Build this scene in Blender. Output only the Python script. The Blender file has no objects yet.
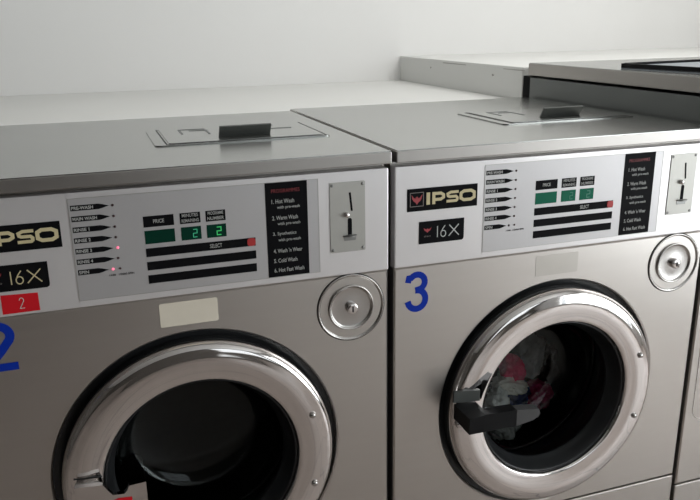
import bpy, bmesh, math, random
from mathutils import Vector, Matrix, noise
random.seed(7)
SC = bpy.context.scene
COL = SC.collection
PI = math.pi

# ------------------------------------------------------------------ materials
def mat(name, color, rough=.5, metal=0., var=0., vscale=(20, 20, 20), rvar=0., bump=0., bscale=None, spec=.5, emit=None, es=1., coat=0.):
    m = bpy.data.materials.new(name); m.use_nodes = True
    nt = m.node_tree; N = nt.nodes; L = nt.links
    b = N['Principled BSDF']
    b.inputs['Base Color'].default_value = (*color, 1)
    b.inputs['Roughness'].default_value = rough
    b.inputs['Metallic'].default_value = metal
    b.inputs['Specular IOR Level'].default_value = spec
    b.inputs['Coat Weight'].default_value = coat
    if emit:
        b.inputs['Emission Color'].default_value = (*emit, 1); b.inputs['Emission Strength'].default_value = es
    tc = N.new('ShaderNodeTexCoord'); mp = N.new('ShaderNodeMapping'); mp.inputs['Scale'].default_value = vscale
    L.new(tc.outputs['Object'], mp.inputs['Vector'])
    nz = N.new('ShaderNodeTexNoise'); nz.inputs['Scale'].default_value = 1; nz.inputs['Detail'].default_value = 4
    L.new(mp.outputs['Vector'], nz.inputs['Vector'])
    if var:
        mr = N.new('ShaderNodeMapRange'); mr.inputs['To Min'].default_value = 1 - var; mr.inputs['To Max'].default_value = 1 + var
        L.new(nz.outputs['Fac'], mr.inputs['Value'])
        mx = N.new('ShaderNodeVectorMath'); mx.operation = 'SCALE'; mx.inputs[0].default_value = color
        L.new(mr.outputs['Result'], mx.inputs['Scale']); L.new(mx.outputs['Vector'], b.inputs['Base Color'])
    if rvar:
        mr = N.new('ShaderNodeMapRange'); mr.inputs['To Min'].default_value = rough - rvar; mr.inputs['To Max'].default_value = rough + rvar
        L.new(nz.outputs['Fac'], mr.inputs['Value']); L.new(mr.outputs['Result'], b.inputs['Roughness'])
    if bump:
        bp = N.new('ShaderNodeBump'); bp.inputs['Strength'].default_value = bump; bp.inputs['Distance'].default_value = .001
        src = nz
        if bscale:
            mp2 = N.new('ShaderNodeMapping'); mp2.inputs['Scale'].default_value = bscale
            L.new(tc.outputs['Object'], mp2.inputs['Vector'])
            src = N.new('ShaderNodeTexNoise'); src.inputs['Scale'].default_value = 1; src.inputs['Detail'].default_value = 3
            L.new(mp2.outputs['Vector'], src.inputs['Vector'])
        L.new(src.outputs['Fac'], bp.inputs['Height']); L.new(bp.outputs['Normal'], b.inputs['Normal'])
    return m

def glass_mat(name, tint, gloss=.0):
    m = bpy.data.materials.new(name); m.use_nodes = True
    nt = m.node_tree; N = nt.nodes; L = nt.links
    N.remove(N['Principled BSDF'])
    tr = N.new('ShaderNodeBsdfTransparent'); tr.inputs['Color'].default_value = (*tint, 1)
    gl = N.new('ShaderNodeBsdfGlossy'); gl.inputs['Roughness'].default_value = .03; gl.inputs['Color'].default_value = (.62, .66, .66, 1)
    fr = N.new('ShaderNodeFresnel'); fr.inputs['IOR'].default_value = 1.45
    mx = N.new('ShaderNodeMixShader')
    ge = N.new('ShaderNodeNewGeometry'); mr = N.new('ShaderNodeMapRange')
    mr.inputs['To Min'].default_value = 1.45; mr.inputs['To Max'].default_value = 1/1.45
    L.new(ge.outputs['Backfacing'], mr.inputs['Value']); L.new(mr.outputs['Result'], fr.inputs['IOR'])
    L.new(fr.outputs['Fac'], mx.inputs['Fac']); L.new(tr.outputs['BSDF'], mx.inputs[1]); L.new(gl.outputs['BSDF'], mx.inputs[2])
    L.new(mx.outputs['Shader'], N['Material Output'].inputs['Surface'])
    return m

M = {}
M['steel'] = mat('brushed_steel', (.56, .530, .500), .34, 1, var=.03, vscale=(3, 3, 60), rvar=.03)
M['steel_top'] = mat('steel_top', (.42, .425, .41), .25, 1, var=.015, vscale=(5, 5, 5), rvar=.03)
M['steel_edge'] = mat('steel_edge', (.38, .36, .34), .40, 1, var=.03, vscale=(40, 3, 3), rvar=.03)
M['chrome'] = mat('polished_steel', (.76, .725, .71), .06, 1, var=.02, vscale=(30, 30, 30), rvar=.02)
M['satin'] = mat('satin_steel', (.50, .48, .46), .27, 1)
M['white'] = mat('white_enamel', (.76, .735, .73), .33, .5, var=.02, vscale=(8, 8, 8), rvar=.03)
M['silver'] = mat('silver_foil', (.52, .505, .505), .40, .5, var=.02, vscale=(200, 200, 200))
M['plate'] = mat('plate_steel', (.43, .42, .39), .45, .6, var=.03, vscale=(60, 60, 60))
M['black'] = mat('black_print', (.006, .006, .007), .5, 0, var=.1, spec=.05)
M['rubber'] = mat('black_rubber', (.012, .013, .014), .38, 0, var=.2)
M['plastic'] = mat('black_plastic', (.007, .0072, .008), .45, 0, var=.15, spec=.14)
M['worn'] = mat('worn_grey_plastic', (.055, .054, .055), .55, 0, var=.15)
M['dark'] = mat('dark_cavity', (.02, .02, .02), .7, 0, var=.1)
M['side'] = mat('dark_grey_side', (.135, .145, .14), .42, .35, var=.05, vscale=(6, 6, 6))
M['gold'] = mat('pale_gold_ink', (.62, .53, .31), .5, 0, var=.05)
M['pale'] = mat('pale_ink', (.62, .63, .6), .5, 0, var=.03)
M['dim'] = mat('dim_white_ink', (.42, .42, .4), .5, 0, var=.03)
M['redink'] = mat('red_ink', (.55, .035, .04), .5, 0, var=.06)
M['darkred'] = mat('dark_red_ink', (.22, .02, .025), .5, 0, var=.06)
M['crest'] = mat('crest_red', (.36, .04, .05), .5, 0, var=.1)
M['crestline'] = mat('crest_outline', (.19, .16, .15), .5, 0, var=.1)
M['blue'] = mat('blue_vinyl', (.004, .03, .34), .45, 0, var=.05, spec=.12)
M['beige'] = mat('beige_sticker', (.72, .655, .54), .6, 0, var=.03, vscale=(30, 30, 30))
M['beige_faded'] = mat('faded_beige_sticker', (.47, .445, .41), .38, .85, var=.03, vscale=(30, 30, 30))
M['red'] = mat('red_sticker', (.60, .012, .02), .45, 0, var=.04, spec=.15)
M['redbtn'] = mat('red_button', (.42, .02, .02), .5, 0, var=.1)
M['green'] = mat('green_window_bright', (.003, .125, .07), .4, 0, var=.1, spec=.12)
M['green_dark'] = mat('green_window', (.002, .034, .02), .4, 0, var=.1, spec=.08)
M['digit'] = mat('lit_digit', (.05, .5, .25), .5, emit=(.07, .5, .28), es=.3)
M['digit_soft'] = mat('lit_digit_green', (.05, .5, .15), .5, emit=(.03, .55, .12), es=.35)
M['digit_off'] = mat('faint_digit', (.03, .22, .14), .4, 0, var=.1)
M['led_off'] = mat('led_unlit', (.05, .02, .02), .3, 0, var=.1)
M['led'] = mat('led_lit', (.8, .2, .3), .3, emit=(1, .16, .28), es=1.1)
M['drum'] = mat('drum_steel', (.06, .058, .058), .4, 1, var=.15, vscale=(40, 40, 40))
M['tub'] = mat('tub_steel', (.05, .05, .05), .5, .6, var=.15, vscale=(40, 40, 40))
M['glass'] = glass_mat('door_glass', (.78, .82, .82))
M['pane'] = glass_mat('window_glass', (.97, .98, .98))
M['wall'] = mat('white_plaster', (.80, .80, .79), .75, 0, var=.015, vscale=(1.6, 1.6, 1.6), bump=.15, bscale=(60, 60, 60))
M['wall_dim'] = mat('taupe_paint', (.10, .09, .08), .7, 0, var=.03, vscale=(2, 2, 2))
M['ledge'] = mat('painted_ledge', (.66, .665, .645), .5, 0, var=.02, vscale=(3, 5, 5), bump=.1, bscale=(30, 30, 30))
M['scuff'] = mat('grey_scuff', (.30, .29, .27), .7, 0, var=.2, vscale=(60, 60, 60))
M['frame'] = mat('white_frame', (.75, .75, .74), .4, 0, var=.02)
M['traygrey'] = mat('tray_grey', (.27, .30, .33), .4, .2, var=.05)
M['ceil'] = mat('ceiling_paint', (.72, .72, .71), .8, 0, var=.02)
def floor_mat():
    m = mat('floor_tiles', (.30, .25, .22), .35, 0)
    nt = m.node_tree; N = nt.nodes; L = nt.links
    tc = N.new('ShaderNodeTexCoord'); br = N.new('ShaderNodeTexBrick')
    br.offset = 0; br.inputs['Scale'].default_value = 1; br.inputs['Brick Width'].default_value = .3; br.inputs['Row Height'].default_value = .3
    br.inputs['Mortar Size'].default_value = .004
    br.inputs['Color1'].default_value = (.34, .29, .26, 1); br.inputs['Color2'].default_value = (.29, .25, .225, 1); br.inputs['Mortar'].default_value = (.15, .13, .12, 1)
    L.new(tc.outputs['Object'], br.inputs['Vector']); L.new(br.outputs['Color'], N['Principled BSDF'].inputs['Base Color'])
    return m
M['floor'] = floor_mat()
def cloth_mat(name, c):
    return mat(name, c, .9, 0, var=.25, vscale=(25, 25, 25), bump=.6, bscale=(300, 300, 300), spec=.1)

# ------------------------------------------------------------------ mesh builder
class MB:
    def __init__(s): s.v = []; s.f = []; s.sm = []
    def add(s, vs, fs, smooth=False):
        o = len(s.v); s.v += [tuple(v) for v in vs]
        for f in fs: s.f.append([i + o for i in f]); s.sm.append(smooth)
        return s
    def box(s, x0, x1, y0, y1, z0, z1, bv=0):
        if bv:
            bm = bmesh.new(); bmesh.ops.create_cube(bm, size=1)
            for v in bm.verts: v.co = Vector(((x0+x1)/2 + v.co.x*(x1-x0), (y0+y1)/2 + v.co.y*(y1-y0), (z0+z1)/2 + v.co.z*(z1-z0)))
            bmesh.ops.bevel(bm, geom=bm.edges[:], offset=bv, segments=2, profile=.6, affect='EDGES')
            bm.verts.index_update()
            s.add([v.co[:] for v in bm.verts], [[v.index for v in f.verts] for f in bm.faces]); bm.free(); return s
        vs = [(x, y, z) for z in (z0, z1) for y in (y0, y1) for x in (x0, x1)]
        return s.add(vs, [(0,2,3,1),(4,5,7,6),(0,1,5,4),(2,6,7,3),(0,4,6,2),(1,3,7,5)])
    def prism(s, pts, y0, y1):            # outline in xz, CCW seen from -y; front at y0
        n = len(pts)
        a = sum(pts[i][0]*pts[(i+1)%n][1] - pts[(i+1)%n][0]*pts[i][1] for i in range(n))
        if a < 0: pts = pts[::-1]
        vs = [(x, y0, z) for x, z in pts] + [(x, y1, z) for x, z in pts]
        fs = [list(range(n)), list(range(2*n-1, n-1, -1))] + [[i, i+n, (i+1)%n+n, (i+1)%n] for i in range(n)]
        return s.add(vs, fs)
    def slab(s, pts, z0, z1):             # outline in xy
        n = len(pts)
        a = sum(pts[i][0]*pts[(i+1)%n][1] - pts[(i+1)%n][0]*pts[i][1] for i in range(n))
        if a < 0: pts = pts[::-1]
        vs = [(x, y, z1) for x, y in pts] + [(x, y, z0) for x, y in pts]
        fs = [list(range(n)), list(range(2*n-1, n-1, -1))] + [[i, i+n, (i+1)%n+n, (i+1)%n] for i in range(n)]
        return s.add(vs, fs)
    def lathe(s, prof, cx, cz, n=96, a0=0, a1=2*PI):   # profile (r, y) about the y axis
        full = abs(a1-a0-2*PI) < 1e-6; m = n if full else n+1
        vs = []; idx = []
        for r, y in prof:
            if r < 1e-7: idx.append([len(vs)]*m); vs.append((cx, y, cz))
            else:
                idx.append(list(range(len(vs), len(vs)+m)))
                for k in range(m):
                    a = a0 + (a1-a0)*k/n; vs.append((cx + r*math.cos(a), y, cz + r*math.sin(a)))
        fs = []
        for j in range(len(prof)-1):
            for k in range(n):
                q = [idx[j][k], idx[j+1][k], idx[j+1][(k+1)%m], idx[j][(k+1)%m]]
                u = []
                for i in q:
                    if i not in u: u.append(i)
                if len(u) > 2: fs.append(u)
        return s.add(vs, fs, True)
    def stroke(s, pts, w, y, closed=False, t=.0004):     # thick mitred polyline decal in xz
        n = len(pts); P = [Vector(p) for p in pts]; Lf = []; Rt = []
        for i in range(n):
            a = P[i-1] if (i > 0 or closed) else None; b = P[(i+1) % n] if (i < n-1 or closed) else None
            d1 = (P[i]-a).normalized() if a is not None else None; d2 = (b-P[i]).normalized() if b is not None else None
            if d1 is None: d1 = d2
            if d2 is None: d2 = d1
            n1 = Vector((-d1.y, d1.x)); n2 = Vector((-d2.y, d2.x)); mm = (n1+n2).normalized()
            k = (w/2)/max(.35, mm.dot(n1)); Lf.append(P[i]+mm*k); Rt.append(P[i]-mm*k)
        vs = [(p.x, y, p.y) for p in Lf] + [(p.x, y, p.y) for p in Rt] + [(p.x, y+t, p.y) for p in Lf] + [(p.x, y+t, p.y) for p in Rt]
        fs = []
        for i in range(n if closed else n-1):
            j = (i+1) % n
            fs += [(i, n+i, n+j, j), (i, j, 2*n+j, 2*n+i), (n+i, 3*n+i, 3*n+j, n+j)]
        if not closed: fs += [(0, 2*n, 3*n, n), (n-1, 2*n-1, 4*n-1, 3*n-1)]
        return s.add(vs, fs)
    def build(s, name, m, parent=None, fix=True, smooth=None, loc=None):
        me = bpy.data.meshes.new(name); me.from_pydata(s.v, [], s.f); me.update()
        if fix:
            bm = bmesh.new(); bm.from_mesh(me); bmesh.ops.recalc_face_normals(bm, faces=bm.faces[:]); bm.to_mesh(me); bm.free()
        me.polygons.foreach_set('use_smooth', [True if smooth else q for q in s.sm] if smooth is None or smooth else [False]*len(s.f))
        me.materials.append(M[m] if isinstance(m, str) else m)
        o = bpy.data.objects.new(name, me); COL.objects.link(o)
        if parent: o.parent = parent
        if loc: o.location = loc
        return o

def rrect(x0, x1, z0, z1, r, n=6):
    out = []
    for cx, cz, a in ((x1-r, z1-r, 0), (x0+r, z1-r, PI/2), (x0+r, z0+r, PI), (x1-r, z0+r, 1.5*PI)):
        for k in range(n+1):
            t = a + PI/2*k/n; out.append((cx + r*math.cos(t), cz + r*math.sin(t)))
    return out

def text(name, body, x0, x1, zc, h, y, m, parent, bold=0., shear=0.):
    cu = bpy.data.curves.new('t', 'FONT'); cu.body = body; cu.extrude = .02; cu.resolution_u = 3; cu.offset = bold
    cu.align_x = 'LEFT'; cu.shear = shear; cu.space_line = .95
    ob = bpy.data.objects.new('t', cu); COL.objects.link(ob)
    dg = bpy.context.evaluated_depsgraph_get(); dg.update()
    me = bpy.data.meshes.new_from_object(ob.evaluated_get(dg)); bpy.data.objects.remove(ob); bpy.data.curves.remove(cu)
    X = [v.co.x for v in me.vertices]; Y = [v.co.y for v in me.vertices]
    ax, bx, ay, by = min(X), max(X), min(Y), max(Y)
    sx = (x1-x0)/(bx-ax); sz = h/(by-ay)
    for v in me.vertices:
        c = v.co.copy(); v.co = (x0 + (c.x-ax)*sx, y - (.0003 if c.z > 0 else 0), zc - h/2 + (c.y-ay)*sz)
    me.materials.clear(); me.materials.append(M[m]); me.name = name
    for p in me.polygons: p.material_index = 0
    o = bpy.data.objects.new(name, me); COL.objects.link(o); o.parent = parent
    return o

def empty(name, loc, label, cat, group=None):
    o = bpy.data.objects.new(name, None); COL.objects.link(o); o.location = loc; o.empty_display_size = .1
    tag(o, label, cat, group); return o
def tag(o, label, cat, group=None):
    o['label'] = label; o['category'] = cat
    if group: o['group'] = group
    return o
def struct(o): o['kind'] = 'structure'; return o

# ------------------------------------------------------------------ the room
WY = 1.69
RX0, RX1, RY, RZ = -3.0, 2.7, -4.2, 2.8
struct(MB().box(RX0, RX1, RY, WY, -.1, 0).build('floor', 'floor'))
struct(MB().box(RX0, RX1, RY, WY, RZ, RZ+.1).build('ceiling', 'ceil'))
struct(MB().box(RX0-.1, RX1+.1, WY, WY+.12, -.1, RZ+.1).build('wall_back', 'wall'))
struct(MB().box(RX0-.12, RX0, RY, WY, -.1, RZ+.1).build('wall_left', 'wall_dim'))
# right wall with a window opening
b = MB()
wy0, wy1, wz0, wz1 = -3.3, -.75, .12, 2.45
b.box(RX1, RX1+.12, RY, wy0, -.1, RZ+.1).box(RX1, RX1+.12, wy1, WY, -.1, RZ+.1)
b.box(RX1, RX1+.12, wy0, wy1, -.1, wz0).box(RX1, RX1+.12, wy0, wy1, wz1, RZ+.1)
struct(b.build('wall_right', 'wall'))
w = struct(MB().box(RX1+.02, RX1+.08, wy0, wy1, wz0, wz0+.06).box(RX1+.02, RX1+.08, wy0, wy1, wz1-.06, wz1)
    .box(RX1+.02, RX1+.08, wy0, wy0+.06, wz0+.06, wz1-.06).box(RX1+.02, RX1+.08, wy1-.06, wy1, wz0+.06, wz1-.06)
    .box(RX1+.025, RX1+.075, -2.06, -2.00, wz0+.06, wz1-.06).build('window_1', 'frame'))
MB().box(RX1+.048, RX1+.052, wy0+.06, wy1-.06, wz0+.06, wz1-.06).build('glass_pane', 'pane', w)
# front wall (behind the camera) with a shop window on its right
fx0, fx1, fz0, fz1 = .8, 2.5, .3, 2.5
b = MB()
b.box(RX0, fx0, RY-.12, RY, -.1, RZ+.1).box(fx1, RX1, RY-.12, RY, -.1, RZ+.1)
b.box(fx0, fx1, RY-.12, RY, -.1, fz0).box(fx0, fx1, RY-.12, RY, fz1, RZ+.1)
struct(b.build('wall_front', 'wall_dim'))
w = struct(MB().box(fx0, fx1, RY-.08, RY-.02, fz0, fz0+.06).box(fx0, fx1, RY-.08, RY-.02, fz1-.06, fz1)
    .box(fx0, fx0+.06, RY-.08, RY-.02, fz0+.06, fz1-.06).box(fx1-.06, fx1, RY-.08, RY-.02, fz0+.06, fz1-.06)
    .box(1.62, 1.68, RY-.075, RY-.025, fz0+.06, fz1-.06).build('window_2', 'frame'))
MB().box(fx0+.06, fx1-.06, RY-.052, RY-.048, fz0+.06, fz1-.06).build('glass_pane', 'pane', w)

# the painted ledges behind the machines
LX = 1.085
struct(MB().box(RX0, LX-.001, .735, WY, 0, 1.104, .004).build('trim_1', 'ledge'))
t2 = struct(MB().box(LX, RX1, .765, WY, 0, 1.199, .004).build('trim_2', 'ledge'))
sc = MB()
def sidemark(pts):                     # a scuff on the raised ledge's left face
    n = len(pts); sc.add([(LX-.0004, y, z) for y, z in pts] + [(LX+.001, y, z) for y, z in pts],
        [list(range(n)), list(range(2*n-1, n-1, -1))] + [[i, (i+1)%n, (i+1)%n+n, i+n] for i in range(n)])
sidemark([(1.12, 1.1885), (1.30, 1.1880), (1.29, 1.1905), (1.12, 1.1905)])
sidemark([(.755, 1.1885), (.875, 1.1885), (.875, 1.1900), (.755, 1.1905)])
sidemark([(.930, 1.167), (.938, 1.171), (.945, 1.167), (.938, 1.163)])
sidemark([(1.39, 1.168), (1.402, 1.171), (1.400, 1.164)])
sc.build('scuff_mark', 'scuff', t2)

# ------------------------------------------------------------------ stroke glyphs (unit box: x 0..1, z 0..1)
def arc(cx, cz, rx, rz, a0, a1, n=10):
    return [(cx + rx*math.cos(math.radians(a0+(a1-a0)*k/n)), cz + rz*math.sin(math.radians(a0+(a1-a0)*k/n))) for k in range(n+1)]
def place(pts, x0, z0, w, h): return [(x0+x*w, z0+z*h) for x, z in pts]

# ------------------------------------------------------------------ washing machine
ZT = 1.1186
def face_with_hole(x0, x1, z0, z1, cx, cz, r, yf, yb, n=128):
    """sheet-metal front: rectangle with a round opening, turned-back edges"""
    angs = [2*PI*k/n for k in range(n)]
    for X in (x0, x1):
        for Z in (z0, z1):
            a = math.atan2(Z-cz, X-cx) % (2*PI)
            if min(abs(a-q) for q in angs) > 1e-4:
                j = min(range(len(angs)), key=lambda i: abs(angs[i]-a)); angs[j] = a
    angs.sort()
    def edge(a, d):
        c, s_ = math.cos(a), math.sin(a); t = 1e9
        if c > 1e-9: t = min(t, (x1-d-cx)/c)
        if c < -1e-9: t = min(t, (x0+d-cx)/c)
        if s_ > 1e-9: t = min(t, (z1-d-cz)/s_)
        if s_ < -1e-9: t = min(t, (z0+d-cz)/s_)
        return cx+c*t, cz+s_*t
    rings = []
    rings.append([(cx+r*math.cos(a), yb, cz+r*math.sin(a)) for a in angs])
    rings.append([(cx+r*math.cos(a), yf+.003, cz+r*math.sin(a)) for a in angs])
    rings.append([(cx+(r+.003)*math.cos(a), yf, cz+(r+.003)*math.sin(a)) for a in angs])
    rings.append([(edge(a, .003)[0], yf, edge(a, .003)[1]) for a in angs])
    rings.append([(edge(a, 0)[0], yf+.003, edge(a, 0)[1]) for a in angs])
    rings.append([(edge(a, 0)[0], yb, edge(a, 0)[1]) for a in angs])
    b = MB(); m = len(angs); vs = [v for R_ in rings for v in R_]; fs = []
    for j in range(len(rings)-1):
        for k in range(m): fs.append([j*m+k, (j+1)*m+k, (j+1)*m+(k+1) % m, j*m+(k+1) % m])
    fs = [f for f in fs if len({vs[i] for i in f}) > 2]
    b.add(vs, fs); return b

def door_set(root, cx, cz, k=1., handle='black'):
    """recess, chrome ring with bolts, rubber seal, bowl glass, drum, handle; k scales the whole"""
    S = lambda p: [(r*k, y) for r, y in p]
    MB().lathe(S([(.2535, .019), (.2535, .022), (.262, .024), (.262, .032), (.176, .032), (.176, .020), (.2535, .019)]), cx, cz, 128).build('door_recess', 'rubber', root)
    ring = MB().lathe(S([(.1705, .016), (.1702, -.018), (.1715, -.0225), (.1745, -.0245), (.180, -.0248), (.190, -.0264), (.200, -.0277), (.209, -.0280), (.217, -.0272),
        (.2225, -.0258), (.2265, -.0256), (.2305, -.0242), (.2340, -.0210), (.2368, -.0160), (.2386, -.0090), (.2385, .016), (.1705, .016)]), cx, cz, 160).build('door_ring', 'chrome', root)
    for bx_, bz_ in ((.197, .071), (.197, -.071)):
        MB().lathe([(0, -.0335), (.0035, -.0335), (.0055, -.031), (.0066, -.0275), (.0066, -.02)], cx+bx_*k, cz+bz_*k, 20).build('bolt', 'satin', ring)
    # rubber glass holder with stepped rings
    seal = MB().lathe(S([(.1698, -.014), (.168, -.0165), (.1655, -.014), (.164, -.004), (.158, .004), (.157, .012), (.153, .016), (.152, .022),
        (.158, .03), (.172, .032), (.172, .02), (.1698, .016), (.1698, -.014)]), cx, cz, 128).build('door_seal', 'rubber', root)
    MB().lathe(S([(.1555, .014), (.151, .028), (.148, .042), (.1495, .046), (.146, .050), (.141, .072), (.1425, .076), (.139, .080), (.134, .105), (.128, .122), (.118, .131), (.09, .136), (0, .138)]), cx, cz, 96).build('door_glass', 'glass', root)
    # tub mouth: black bellows running back to the drum lip
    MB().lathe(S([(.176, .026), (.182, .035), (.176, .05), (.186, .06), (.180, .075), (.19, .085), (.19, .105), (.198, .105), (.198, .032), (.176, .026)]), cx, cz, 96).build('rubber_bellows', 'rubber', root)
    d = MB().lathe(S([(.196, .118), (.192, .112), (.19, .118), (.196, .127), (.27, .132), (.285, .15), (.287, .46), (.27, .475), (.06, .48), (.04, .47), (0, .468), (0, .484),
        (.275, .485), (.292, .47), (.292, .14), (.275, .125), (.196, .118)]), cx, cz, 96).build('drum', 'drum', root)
    for a in (5, 125, 245):                                    # drum lifters
        a = math.radians(a); c, s_ = math.cos(a), math.sin(a); b = MB()
        def P(r, t, y): return (cx + k*(r*c - t*s_), y, cz + k*(r*s_ + t*c))
        pr = [(.286, -.03), (.25, -.01), (.25, .01), (.286, .03)]
        b.add([P(r, t, .16) for r, t in pr] + [P(r, t, .45) for r, t in pr], [(0,1,2,3),(7,6,5,4),(0,4,5,1),(1,5,6,2),(2,6,7,3),(3,7,4,0)])
        b.build('drum_lifter', 'drum', d)
    # handle: clamp block on the ring and the lever across the glass
    hm = 'plastic' if handle == 'black' else 'chrome'
    def pz(l): return [(cx + x*k, cz + (z-.5797)*k) for x, z in l]
    h = None
    if handle == 'black':
        h = MB().prism(pz([(-.237, .586), (-.200, .5855), (-.136, .5845), (-.136, .6185), (-.204, .6215), (-.237, .6185)]), -.092, -.066).build('door_handle', hm, root)
        g = MB().prism(pz([(-.136, .5845), (-.100, .590), (-.0875, .5965), (-.0845, .602), (-.0865, .6105), (-.0915, .613), (-.136, .6185)]), -.0925, -.072).build('handle_grip', 'worn', h)
        g['label'] = 'worn grey grip end of the black handle'
        MB().prism(pz([(-.2400, .6225), (-.183, .617), (-.183, .640), (-.239, .646)]), -.031, -.0255).build('clamp_block', 'plastic_grey', h)
        MB().prism(pz([(-.2365, .586), (-.190, .586), (-.190, .614), (-.2365, .617)]), -.066, -.0262).build('handle_mount', 'plastic', h)
        MB().lathe([(0, -.036), (.006, -.036), (.008, -.032), (.008, -.024)], cx-.226*k, cz-.006*k, 20).build('pivot_pin', 'chrome', h)
    else:
        out = [(-.2185, .560), (-.1036, .5485), (-.1034, .5955), (-.131, .594), (-.135, .585), (-.140, .5805), (-.158, .582), (-.165, .592), (-.172, .6045), (-.216, .6085)]
        h = MB().prism(pz(out), -.050, -.040).build('door_handle', hm, root)
        h['label'] = 'polished steel door handle'
        MB().prism(pz([(-.216, .564), (-.178, .562), (-.178, .598), (-.216, .602)]), -.040, -.0262).build('handle_mount', 'satin', h)
        MB().prism(pz([(-.217, .6105), (-.1725, .6065), (-.1725, .6085), (-.217, .6125)]), -.0285, -.0262).build('handle_shadow_line', 'rubber', h)  # thin black strip painting the shadow line along the handle's top
        o = MB().prism(pz([(-.165, .560), (-.128, .5575), (-.128, .572), (-.150, .574), (-.165, .570)]), -.0515, -.050).build('handle_tag', 'red', h)
        o['label'] = 'red tag stuck on the steel handle'

def hopper(root, y_off=0):
    """detergent hatch let into the lid with its upright fin handle"""
    b = MB(); x0, x1, y0, y1 = -.022, .314, .200, .425; z = ZT
    b.slab(rrect(x0, x1, y0, y1, .012), z, z+.0022)
    h = b.build('hopper_hatch', 'steel_top', root)
    def rim(a0, a1, c0, c1, w, zz):
        q = MB()
        q.box(a0, a1, c0, c0+w, zz-.001, zz).box(a0, a1, c1-w, c1, zz-.001, zz).box(a0, a0+w, c0+w, c1-w, zz-.001, zz).box(a1-w, a1, c0+w, c1-w, zz-.001, zz); return q
    rim(x0+.020, x1-.006, y0+.006, y1-.006, .0026, z+.0026).build('hatch_groove', 'dark', h)
    MB().slab(rrect(x0+.026, x1-.012, y0+.011, y1-.012, .006), z+.002, z+.0038).build('hatch_lid', 'steel_top', h)
    for xa, xb, ya, yb in ((.040, .095, .385, .390), (.040, .044, .325, .385), (.060, .098, .365, .369), (.092, .096, .31, .365), (.212, .240, .385, .390), (.222, .268, .330, .336), (.212, .217, .336, .385)):
        MB().box(xa, xb, ya, yb, z+.0036, z+.0046).build('hatch_emboss', 'side', h)
    f = MB(); yb_, yt = .2585, .2445
    f.add([(x, y, zz) for x in (.104, .2055) for y, zz in ((yb_, z+.003), (yt, z+.0245), (yt+.004, z+.026), (yb_+.005, z+.003))],
        [(0,1,2,3), (7,6,5,4), (0,4,5,1), (1,5,6,2), (2,6,7,3), (3,7,4,0)])
    f.build('hopper_handle', 'plastic_grey', h)
M['plastic_grey'] = mat('dark_grey_metal', (.09, .095, .09), .42, .4, var=.08)

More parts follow.
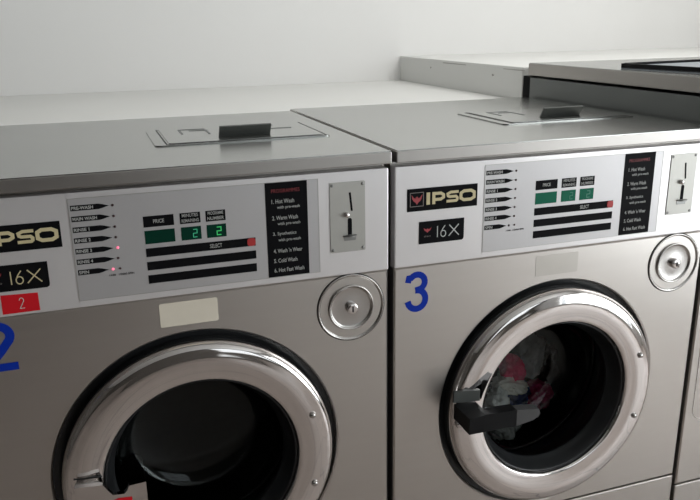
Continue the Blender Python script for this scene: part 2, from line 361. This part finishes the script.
def machine(cx, label, number, tagged, dep):
    root = empty('washing_machine', (cx, 0, 0), label, 'washing machine', 'row of coin-operated washing machines')
    P = lambda b, n, m, par=root: b.build(n, m, par)
    W = .354; CZ = .5797
    # cabinet: sides, back, base and top plate as one folded sheet body
    body = MB().box(-W, -W+.004, .022, .655, 0, 1.092).box(W-.004, W, .022, .655, 0, 1.092).box(-W+.004, W-.004, .651, .655, 0, 1.092)
    body.box(-W+.004, W-.004, .024, .651, 1.086, 1.092).box(-W+.004, W-.004, .03, .651, .0, .02)
    P(body, 'cabinet', 'steel')
    f = face_with_hole(-W, W, .308, .8995, -.002, CZ, .2526, .002, .0225).build('front_panel', 'steel', root)
    P(MB().box(-W, W, .002, .022, .10, .305, .003), 'lower_panel', 'steel')
    P(MB().box(-W+.01, W-.01, .03, .05, 0, .10), 'kick_plate', 'dark')
    # lid
    lid = MB().box(-.3555, .3555, -.012, dep, 1.0965, ZT-.0015, .0018)
    L_ = P(lid, 'lid', 'steel_edge')
    tp = P(MB().box(-.354, .354, -.0105, dep-.0015, ZT-.0016, ZT), 'lid_top', 'steel_top', L_)
    hopper(root)
    # control panel
    cp = P(MB().box(-W, W, 0, .02, .9005, 1.0875, .0022), 'control_panel', 'white')
    # grey overlay with all its print
    ov = P(MB().prism([(-.1755, .912), (.2247, .912), (.2247, 1.0781), (-.1755, 1.0781)], -.0006, 0), 'display_panel', 'silver')
    P(MB().stroke([(-.1755, .912), (.2247, .912), (.2247, 1.0781), (-.1755, 1.0781)], .0007, -.0009, True), 'panel_outline', 'plate', ov)
    names = ['PRE-WASH', 'MAIN WASH', 'RINSE 1', 'RINSE 2', 'RINSE 3', 'RINSE 4', 'SPIN']
    for i, s in enumerate(names):
        zc = 1.0632 - .01735*i; xl = -.1728; xt = -.1158 - (.0105 if i == 6 else 0)
        h = .0043
        a = MB().prism([(xl, zc-h), (xt-.0155, zc-h), (xt-.010, zc-h*.72), (xt, zc), (xt-.010, zc+h*.72), (xt-.0155, zc+h), (xl, zc+h)], -.0010, -.0006)
        a = P(a, 'phase_arrow', 'black', ov)
        tw = {'PRE-WASH': .032, 'MAIN WASH': .036, 'SPIN': .015}.get(s, .023)
        text('phase_name', s, xl+.0015, xl+.0015+tw, zc, .0053, -.0010, 'dim', ov, bold=.025)
        lit = tagged and i in (4, 6)
        MB().lathe([(0, -.0024), (.0012, -.0022), (.0021, -.0012), (.0021, -.0006)], xt+.0055+(.001 if lit else 0), zc, 14).build('indicator_light', 'led' if lit else 'led_off', ov)
        if i == 6: MB().lathe([(0, -.0024), (.0012, -.0022), (.0019, -.0012), (.0019, -.0006)], xt+.0175, zc, 14).build('indicator_light', 'led_off', ov)
    text('speed_note', '1100', -.1262, -.1165, .9492, .0032, -.0007, 'black', ov, bold=.01)
    text('speed_note', '1/2000 SPIN', -.1118, -.0880, .9492, .0032, -.0007, 'black', ov, bold=.01)
    cols = [(-.0667, -.0188), (-.0093, .0236), (.0322, .0647)]
    heads = [['PRICE'], ['MINUTES', 'REMAINING'], ['PROGRAMME', 'NUMBER']]
    for (xa, xb), hd in zip(cols, heads):
        P(MB().prism([(xa, 1.0222), (xb, 1.0222), (xb, 1.0402), (xa, 1.0402)], -.0010, -.0006), 'heading_label', 'black', ov)
        c = (xa+xb)/2
        if len(hd) == 1: text('heading_text', hd[0], c-.0085, c+.0085, 1.0312, .0062, -.0010, 'dim', ov, bold=.01)
        else:
            w_ = (xb-xa)/2-.0015
            text('heading_text', hd[0], c-w_*.86, c+w_*.86, 1.0359, .0055, -.0010, 'dim', ov, bold=.01)
            text('heading_text', hd[1], c-w_*.92, c+w_*.92, 1.0272, .0055, -.0010, 'dim', ov, bold=.01)
        P(MB().prism([(xa+.0005, .9944), (xb, .9944), (xb, 1.0164), (xa+.0005, 1.0164)], -.0010, -.0006), 'display_window', 'green_dark' if tagged else 'green', ov)
    two = [(0, 1), (1, 1), (1, .5), (0, .5), (0, 0), (1, 0)]
    P(MB().stroke(place(two, .0105, .9985, .0062, .0130), .0010, -.0014), 'lit_digit', 'digit' if tagged else 'digit_off', ov)
    P(MB().stroke(place(two, .0492, .9985, .0068, .0130), .0015, -.0014), 'lit_digit', 'digit_soft' if tagged else 'digit_off', ov)
    for j in range(3):
        zt = .9871 - .0227*j
        P(MB().prism([(-.0667, zt-.0143), (.1127, zt-.0143), (.1127, zt), (-.0667, zt)], -.0010, -.0006), 'select_bar', 'black', ov)
    text('select_text', 'SELECT', .0360, .0560, .9800, .0068, -.0010, 'dim', ov, bold=.01)
    P(MB().prism(rrect(.0985, .1125, .9732, .9867, .0045), -.0022, -.0006), 'select_button', 'redbtn', ov)
    # programme list
    pl_ = P(MB().prism([(.1325, .9128), (.2052, .9128), (.2052, 1.0778), (.1325, 1.0778)], -.0011, -.0006), 'programme_list', 'black')
    text('list_title', 'PROGRAMMES', .1430, .1920, 1.0635, .0062, -.0011, 'darkred', pl_)
    rows = [(1.0455, '1. Hot Wash', .143, .182), (1.0345, 'with pre-wash', .152, .1915), (1.0170, '2. Warm Wash', .143, .1875), (1.0060, 'with pre-wash', .152, .1915),
            (.9885, '3. Synthetics', .143, .184), (.9775, 'with pre-wash', .152, .1915), (.9590, "4. Wash 'n Wear", .143, .1935), (.9415, '5. Cold Wash', .143, .184), (.9245, '6. Hot Fast Wash', .143, .196)]
    for z, s, xa, xb in rows:
        text('list_text', s, xa, xb, z, .0072 if s[0] != 'w' else .0066, -.0011, 'dim', pl_, bold=.008)
    # coin plate
    c = P(MB().prism(rrect(.2451, .3094, .9438, 1.0688, .002), -.0016, 0), 'coin_plate', 'plate')
    for sx, sz in ((.2492, 1.0640), (.3048, 1.0640), (.2492, .9488), (.3048, .9488)):
        MB().lathe([(0, -.0026), (.0014, -.0028), (.0027, -.0022), (.0027, -.0016)], sx, sz, 14).build('screw', 'screw', c)
    P(MB().prism([(.2795, 1.0500), (.2832, 1.0502), (.2866, 1.0172), (.2829, 1.0170)], -.0019, -.0015), 'coin_slot', 'black', c)
    MB().lathe([(0, -.0085), (.0032, -.0085), (.0045, -.0070), (.0048, -.0016)], .2745, 1.0112, 20).build('return_button', 'chrome', c)
    P(MB().prism([(.2768, 1.0020), (.2785, 1.0045), (.2825, 1.0045), (.2845, 1.0020), (.2845, .9745), (.2768, .9745)], -.0019, -.0015), 'return_slot', 'black', c)
    lp = MB(); pts = [(.268, -.0016)] + [(.2805+.0125*math.cos(a), -.0016-.010*math.sin(a)) for a in [PI-PI*k/12 for k in range(13)]]
    lp.slab(pts, .9722, .9740).prism([(.270, .964), (.291, .964), (.2925, .9722), (.2685, .9722)], -.0022, -.0016)
    P(lp, 'return_lip', 'screw', c)
    # brand plate with crest and IPSO lettering
    bp = P(MB().prism([(-.3301, 1.0044), (-.1904, 1.0044), (-.1904, 1.0458), (-.3301, 1.0458)], -.0012, 0), 'brand_plate', 'black')
    y = -.0016
    P(MB().stroke([(-.3245, 1.0135), (-.2990, 1.0135), (-.2990, 1.0385), (-.3245, 1.0385)], .0012, y, True), 'crest_frame', 'crestline', bp)
    def wing(x0, z0, w_, h_): return [(x0+a*w_, z0+b_*h_) for a, b_ in [(0, 1), (.2, .72), (.36, .62), (.44, .82), (.5, .74), (.56, .82), (.64, .62), (.8, .72), (1, 1), (.93, .60), (.80, .36), (.62, .22), (.5, 0), (.38, .22), (.20, .36), (.07, .60)]]
    P(MB().prism(wing(-.3222, 1.0165, .0210, .0185), y-.0002, -.0012), 'crest', 'crest', bp)
    lb = MB(); lw = .0060; z0, z1 = 1.0148, 1.0372; a, c_ = z0+lw/2, z1-lw/2
    lb.stroke([(-.2895, z0), (-.2895, z1)], lw*1.15, y)
    lb.stroke([(-.2785, z0), (-.2785, z1)], lw, y)
    q = .0035
    lb.stroke([(-.2785+lw/2, c_), (-.2610-q, c_), (-.2590, c_-q), (-.2590, z0+.0115), (-.2610-q, z0+.0083), (-.2785+lw/2, z0+.0083)], lw*.9, y-.00005)
    lb.stroke([(-.2290, c_), (-.2480+q, c_), (-.2508, c_-q*.8), (-.2500, (a+c_)/2+.0015), (-.2470, (a+c_)/2), (-.2340, (a+c_)/2-.0002), (-.2312, (a+c_)/2-.003), (-.2315, a+q*.5), (-.2335, a), (-.2530, a)], lw*.82, y)
    lb.stroke([(-.2215+q, c_), (-.2000-q, c_), (-.1970, c_-q), (-.1970, a+q), (-.2000-q, a), (-.2215+q, a), (-.2240, a+q), (-.2240, c_-q)], lw*.95, y, True)
    P(lb, 'brand_lettering', 'gold', bp)
    # model plate
    mp = P(MB().prism([(-.3063, .9418), (-.2200, .9418), (-.2165, .9440), (-.2158, .9475), (-.2158, .9836), (-.3063, .9836)], -.0012, 0), 'model_plate', 'black')
    P(MB().prism(wing(-.2975, .9625, .0150, .0095), y, -.0012), 'crest', 'crest', mp)
    text('plate_text', 'IPSO', -.2962, -.2835, .9555, .0026, -.0012, 'crestline', mp)
    ml = MB(); sw = .0016; z0, h = .9520, .0210
    ml.stroke([(-.2700, z0), (-.2700, z0+h)], sw, y)
    ml.stroke(place([(.78, 1.0), (.40, .72), (.12, .42)] + arc(.5, .28, .42, .28, 150, 510, 16), -.2640, z0, .0120, h), sw, y)
    ml.stroke([(-.2460, z0+h), (-.2262, z0)], sw*1.1, y); ml.stroke([(-.2470, z0), (-.2268, z0+h)], sw*1.1, y-.00008)
    P(ml, 'model_lettering', 'model_ink' if not tagged else 'gold', mp)
    # big blue number
    nb = MB()
    if number == 3:
        nb.stroke(place([(.05, .745), (.10, .86)] + arc(.48, .735, .36, .20, 140, -62, 12) + [(.40, .53)], -.3285, .8120, .043, .076), .0120, .0014)
        nb.stroke(place([(.40, .53)] + arc(.46, .29, .42, .245, 75, -150, 14) + [(.045, .26)], -.3285, .8120, .043, .076), .0120, .0013)
    else:
        nb.stroke(place([(.06, .70)] + arc(.48, .72, .40, .22, 165, -28, 14) + [(.55, .38), (.10, .075), (.10, .06)], -.3300, .8115, .052, .080), .0135, .0014)
        nb.stroke(place([(.0, .062), (1.0, .062)], -.3300, .8115, .052, .080), .0130, .0013)
    o = P(nb, 'number_sticker', 'blue'); o['label'] = 'large blue vinyl number %d' % number
    # blank sticker
    o = P(MB().prism(rrect(-.0545, .0425, .8468, .8888, .003), .0014, .0020), 'blank_sticker', 'beige' if tagged else 'beige_faded')
    o['label'] = 'blank beige sticker above the door' if tagged else 'faded beige sticker above the door'
    if tagged:
        o = P(MB().prism([(-.2890, .9050), (-.2350, .9053), (-.2353, .9345), (-.2885, .9362)], -.0006, 0), 'number_label', 'red'); o['label'] = 'small red label with a white 2'
        P(MB().stroke(place([(.05, .78)] + arc(.5, .76, .42, .24, 160, -25, 8) + [(.05, .0), (1, .0)], -.2635, .9120, .0072, .0170), .0010, -.0010), 'label_number', 'pale', o)
    # round lock
    lk = MB().lathe([(.0632, .002), (.0632, .0002), (.0624, -.0008), (.0612, -.0008), (.0600, .0004), (.0560, .0038), (.0500, .0080), (.0465, .0092), (.0445, .0086), (.0436, .0060),
        (.0432, -.0006), (.0424, -.0022), (.0410, -.0024), (.0396, -.0012), (.0385, .0008), (.036, .0014), (.020, .0008), (.012, .0004), (0, .0004)], .2818, .8369, 96)
    lk = P(lk, 'lock_dish', 'satin')
    P(MB().lathe([(.0102, .0006), (.0106, -.0075), (.0095, -.0092), (.0070, -.0096), (0, -.0096)], .2818, .8369, 28), 'lock_cylinder', 'chrome', lk)
    P(MB().prism([(.2805, .8315), (.2831, .8315), (.2831, .8420), (.2805, .8420)], -.0102, -.0094), 'keyhole', 'black', lk)
    P(MB().lathe([(.0648, .0021), (.0648, .0012), (.0632, .0012), (.0632, .0021)], .2818, .8369, 80), 'dish_gap', 'dark', lk)
    door_set(root, -.002, CZ, 1, 'steel' if tagged else 'black')
    return root
M['screw'] = mat('screw_steel', (.25, .25, .24), .4, .8, var=.1)
M['model_ink'] = mat('silver_ink', (.52, .53, .52), .45, .2, var=.05)

m2 = machine(0, 'steel front-loading washer with a large blue number 2 and red numbered label', 2, True, .668)
m3 = machine(.72, 'steel front-loading washer with a large blue number 3 and black door handle', 3, False, .712)

# ------------------------------------------------------------------ the taller, bigger machine at the right
BX0, BX1 = 1.085, 1.985
TALL = 1.213
big = empty('washing_machine', ((BX0+BX1)/2, 0, 0), 'taller large washer at right edge, dark grey side and steel lid', 'washing machine', 'row of coin-operated washing machines')
cxb = (BX0+BX1)/2; HW = .45
MB().box(-HW, -HW+.004, .022, .722, 0, 1.172).box(HW-.004, HW, .022, .722, 0, 1.172).box(-HW+.004, HW-.004, .718, .722, 0, 1.172).box(-HW+.004, HW-.004, .022, .718, 1.166, 1.172).build('cabinet', 'side', big)
face_with_hole(-HW+.0, HW, .276, .94, .10, .60, .29, .002, .0225).build('front_panel', 'steel', big)
MB().box(-HW, HW, .002, .022, .08, .273, .003).build('lower_panel', 'steel', big)
MB().box(-HW+.01, HW-.01, .03, .05, 0, .08).build('kick_plate', 'dark', big)
cpb = MB().box(-HW, HW, 0, .02, .942, 1.166, .002).build('control_panel', 'white', big)
MB().prism([(-.25, .96), (.25, .96), (.25, 1.14), (-.25, 1.14)], -.0006, 0).build('display_panel', 'silver', big)
lb_ = MB().box(-HW-.002, HW+.002, -.012, .732, 1.179, 1.2115, .002).build('lid', 'steel_edge', big)
MB().box(-HW, HW, -.0105, .730, 1.2113, 1.213).build('lid_top', 'steel_top', lb_)
MB().box(-HW+.003, HW-.003, .7225, .7635, .9, 1.175).build('rear_gap_shade', 'black', big)  # added black filler, paints the shade of the gap before the raised ledge
# slim pressed border on the front, left of its door
MB().stroke(rrect(-.428, -.20, .440, .90, .03), .0022, .0012, True, .001).build('pressed_border', 'satin', big)
door_set(big, .10, .60, 1.14, 'black')
for o in list(big.children):
    pass

# black-rimmed shallow tray lying on the taller machine
tray = empty('shallow_tray', (1.245, .226, TALL), 'black-rimmed shallow tray with grey inside lying on the tallest washer', 'tray')
tray.rotation_euler.z = math.radians(7.5)
x0, x1, y0, y1 = -.112, .165, -.16, .155
MB().box(x0, x1, y0, y1, .0, .004).build('tray_base', 'traygrey', tray)
rm = MB()
rm.box(x0, x0+.010, y0, y1, .002, .0135).box(x1-.010, x1, y0, y1, .002, .0135).box(x0+.010, x1-.010, y0, y0+.010, .002, .0135).box(x0+.010, x1-.010, y1-.010, y1, .002, .0145)
rm.build('tray_rim', 'plastic', tray)
MB().box(x0+.012, x1-.012, y0+.012, y1-.012, .004, .009).build('tray_mat', 'traygrey', tray)

# ------------------------------------------------------------------ laundry inside machine 3
def garment(cx, cy, cz, rx, ry, rz, color, label, seed, rot=0):
    bm = bmesh.new(); bmesh.ops.create_icosphere(bm, subdivisions=5, radius=1)
    off = Vector((seed*3.1, seed*1.7, seed*5.3))
    for v in bm.verts:
        n = v.co.normalized()
        d = noise.noise(n*1.6+off)*.35 - abs(noise.noise(n*3.4+off))*.42 - abs(noise.noise(n*7+off*2))*.16 + .15
        v.co = n*(1+d); v.co.x *= rx; v.co.y *= ry; v.co.z *= rz
    bmesh.ops.rotate(bm, verts=bm.verts[:], cent=(0, 0, 0), matrix=Matrix.Rotation(rot, 3, 'Y'))
    me = bpy.data.meshes.new('garment'); bm.to_mesh(me); bm.free()
    me.polygons.foreach_set('use_smooth', [True]*len(me.polygons))
    me.materials.append(cloth_mat('cloth_%d' % seed, color))
    o = bpy.data.objects.new('garment', me); COL.objects.link(o); o.location = (cx+.72, cy, cz)
    tag(o, label, 'laundry', 'wash load behind the door of the washer numbered 3'); return o
garment(.126, .280, .527, .031, .040, .054, (.50, .49, .50), 'crumpled grey cloth at the top of the wash load in washer 3', 1, .25)
garment(.060, .252, .518, .027, .030, .034, (.85, .05, .16), 'bright red garment at the upper left of the wash load', 2, -.3)
garment(.052, .245, .478, .042, .034, .022, (.85, .80, .72), 'folded cream garment below the bright red one in washer 3', 3, .3)
garment(.006, .225, .440, .026, .032, .044, (.72, .71, .68), 'pale off-white garment at the far left of the wash load', 4, .1)
garment(.090, .290, .428, .044, .042, .040, (.02, .05, .24), 'dark blue garment in the middle of the wash load', 5)
garment(.152, .268, .420, .032, .034, .037, (.80, .05, .20), 'pink garment right of the dark blue one in the wash load', 6, .4)
garment(.034, .235, .372, .036, .036, .030, (.60, .60, .58), 'light grey garment at the bottom of the wash load in washer 3', 7)
garment(.120, .325, .366, .066, .070, .036, (.015, .014, .016), 'black garment underneath the pink one in the wash load', 8)
garment(.020, .255, .328, .045, .055, .026, (.02, .02, .022), 'black garment lying lowest in the wash load at the front of the drum', 10)
garment(.190, .345, .462, .046, .050, .072, (.06, .022, .025), 'dark maroon garment at the right of the wash load', 9)

# ------------------------------------------------------------------ light
def area(name, loc, target, sx, sy, power, color=(1, 1, 1)):
    l = bpy.data.lights.new(name, 'AREA'); l.shape = 'RECTANGLE'; l.size = sx; l.size_y = sy; l.energy = power; l.color = color
    o = bpy.data.objects.new(name, l); COL.objects.link(o); o.location = loc
    o.rotation_euler = (Vector(target)-Vector(loc)).to_track_quat('-Z', 'Y').to_euler(); return o
area('daylight_right_window', (RX1+.2, -2.0, 1.3), (0, -2.0, 1.3), 2.5, 2.2, 86, (.97, .985, 1))
area('daylight_front_window', ((fx0+fx1)/2, RY-.2, 1.4), ((fx0+fx1)/2, 0, 1.3), 1.6, 2.1, 6, (1, .99, .97))
# ceiling tube lamps above the row of machines
for lx, lab in ((1.9, 'white tube lamp on the ceiling nearest the window'), (.3, 'white tube lamp on the ceiling above the washer numbered 2')):
    lamp = empty('ceiling_lamp', (lx, .35, RZ), lab, 'lamp', 'ceiling tube lamps')
    MB().box(-.65, .65, -.06, .06, -.07, 0, .004).build('lamp_body', 'frame', lamp)
    area('lamp_light', (lx, .35, RZ-.09), (lx, .35, 0), 1.2, .1, 24 if lx > 1 else 9.5, (1, .985, .96))

w = bpy.data.worlds.new('world'); SC.world = w; w.use_nodes = True
bg = w.node_tree.nodes['Background']; bg.inputs['Color'].default_value = (.85, .93, 1, 1); bg.inputs['Strength'].default_value = 1.0

# ------------------------------------------------------------------ camera
cam = bpy.data.cameras.new('camera'); co = bpy.data.objects.new('camera', cam); COL.objects.link(co)
r = Vector((.9448, -.3275, -.0138)); u = Vector((.1073, .2695, .9570)); f = Vector((.3097, .9056, -.2897))
f.normalize(); r = (r - f*r.dot(f)).normalized(); u = r.cross(f)
mt = Matrix((r, u, -f)).transposed().to_4x4(); mt.translation = Vector((-.1307, -1.2035, 1.3308))
co.matrix_world = mt
cam.sensor_width = 36; cam.sensor_fit = 'HORIZONTAL'; cam.lens = 751.13*36/700; cam.clip_start = .02
SC.camera = co
SC.view_settings.view_transform = 'Standard'; SC.view_settings.look = 'None'
SC.view_settings.exposure = 0; SC.view_settings.gamma = 1; SC.view_settings.use_curve_mapping = False
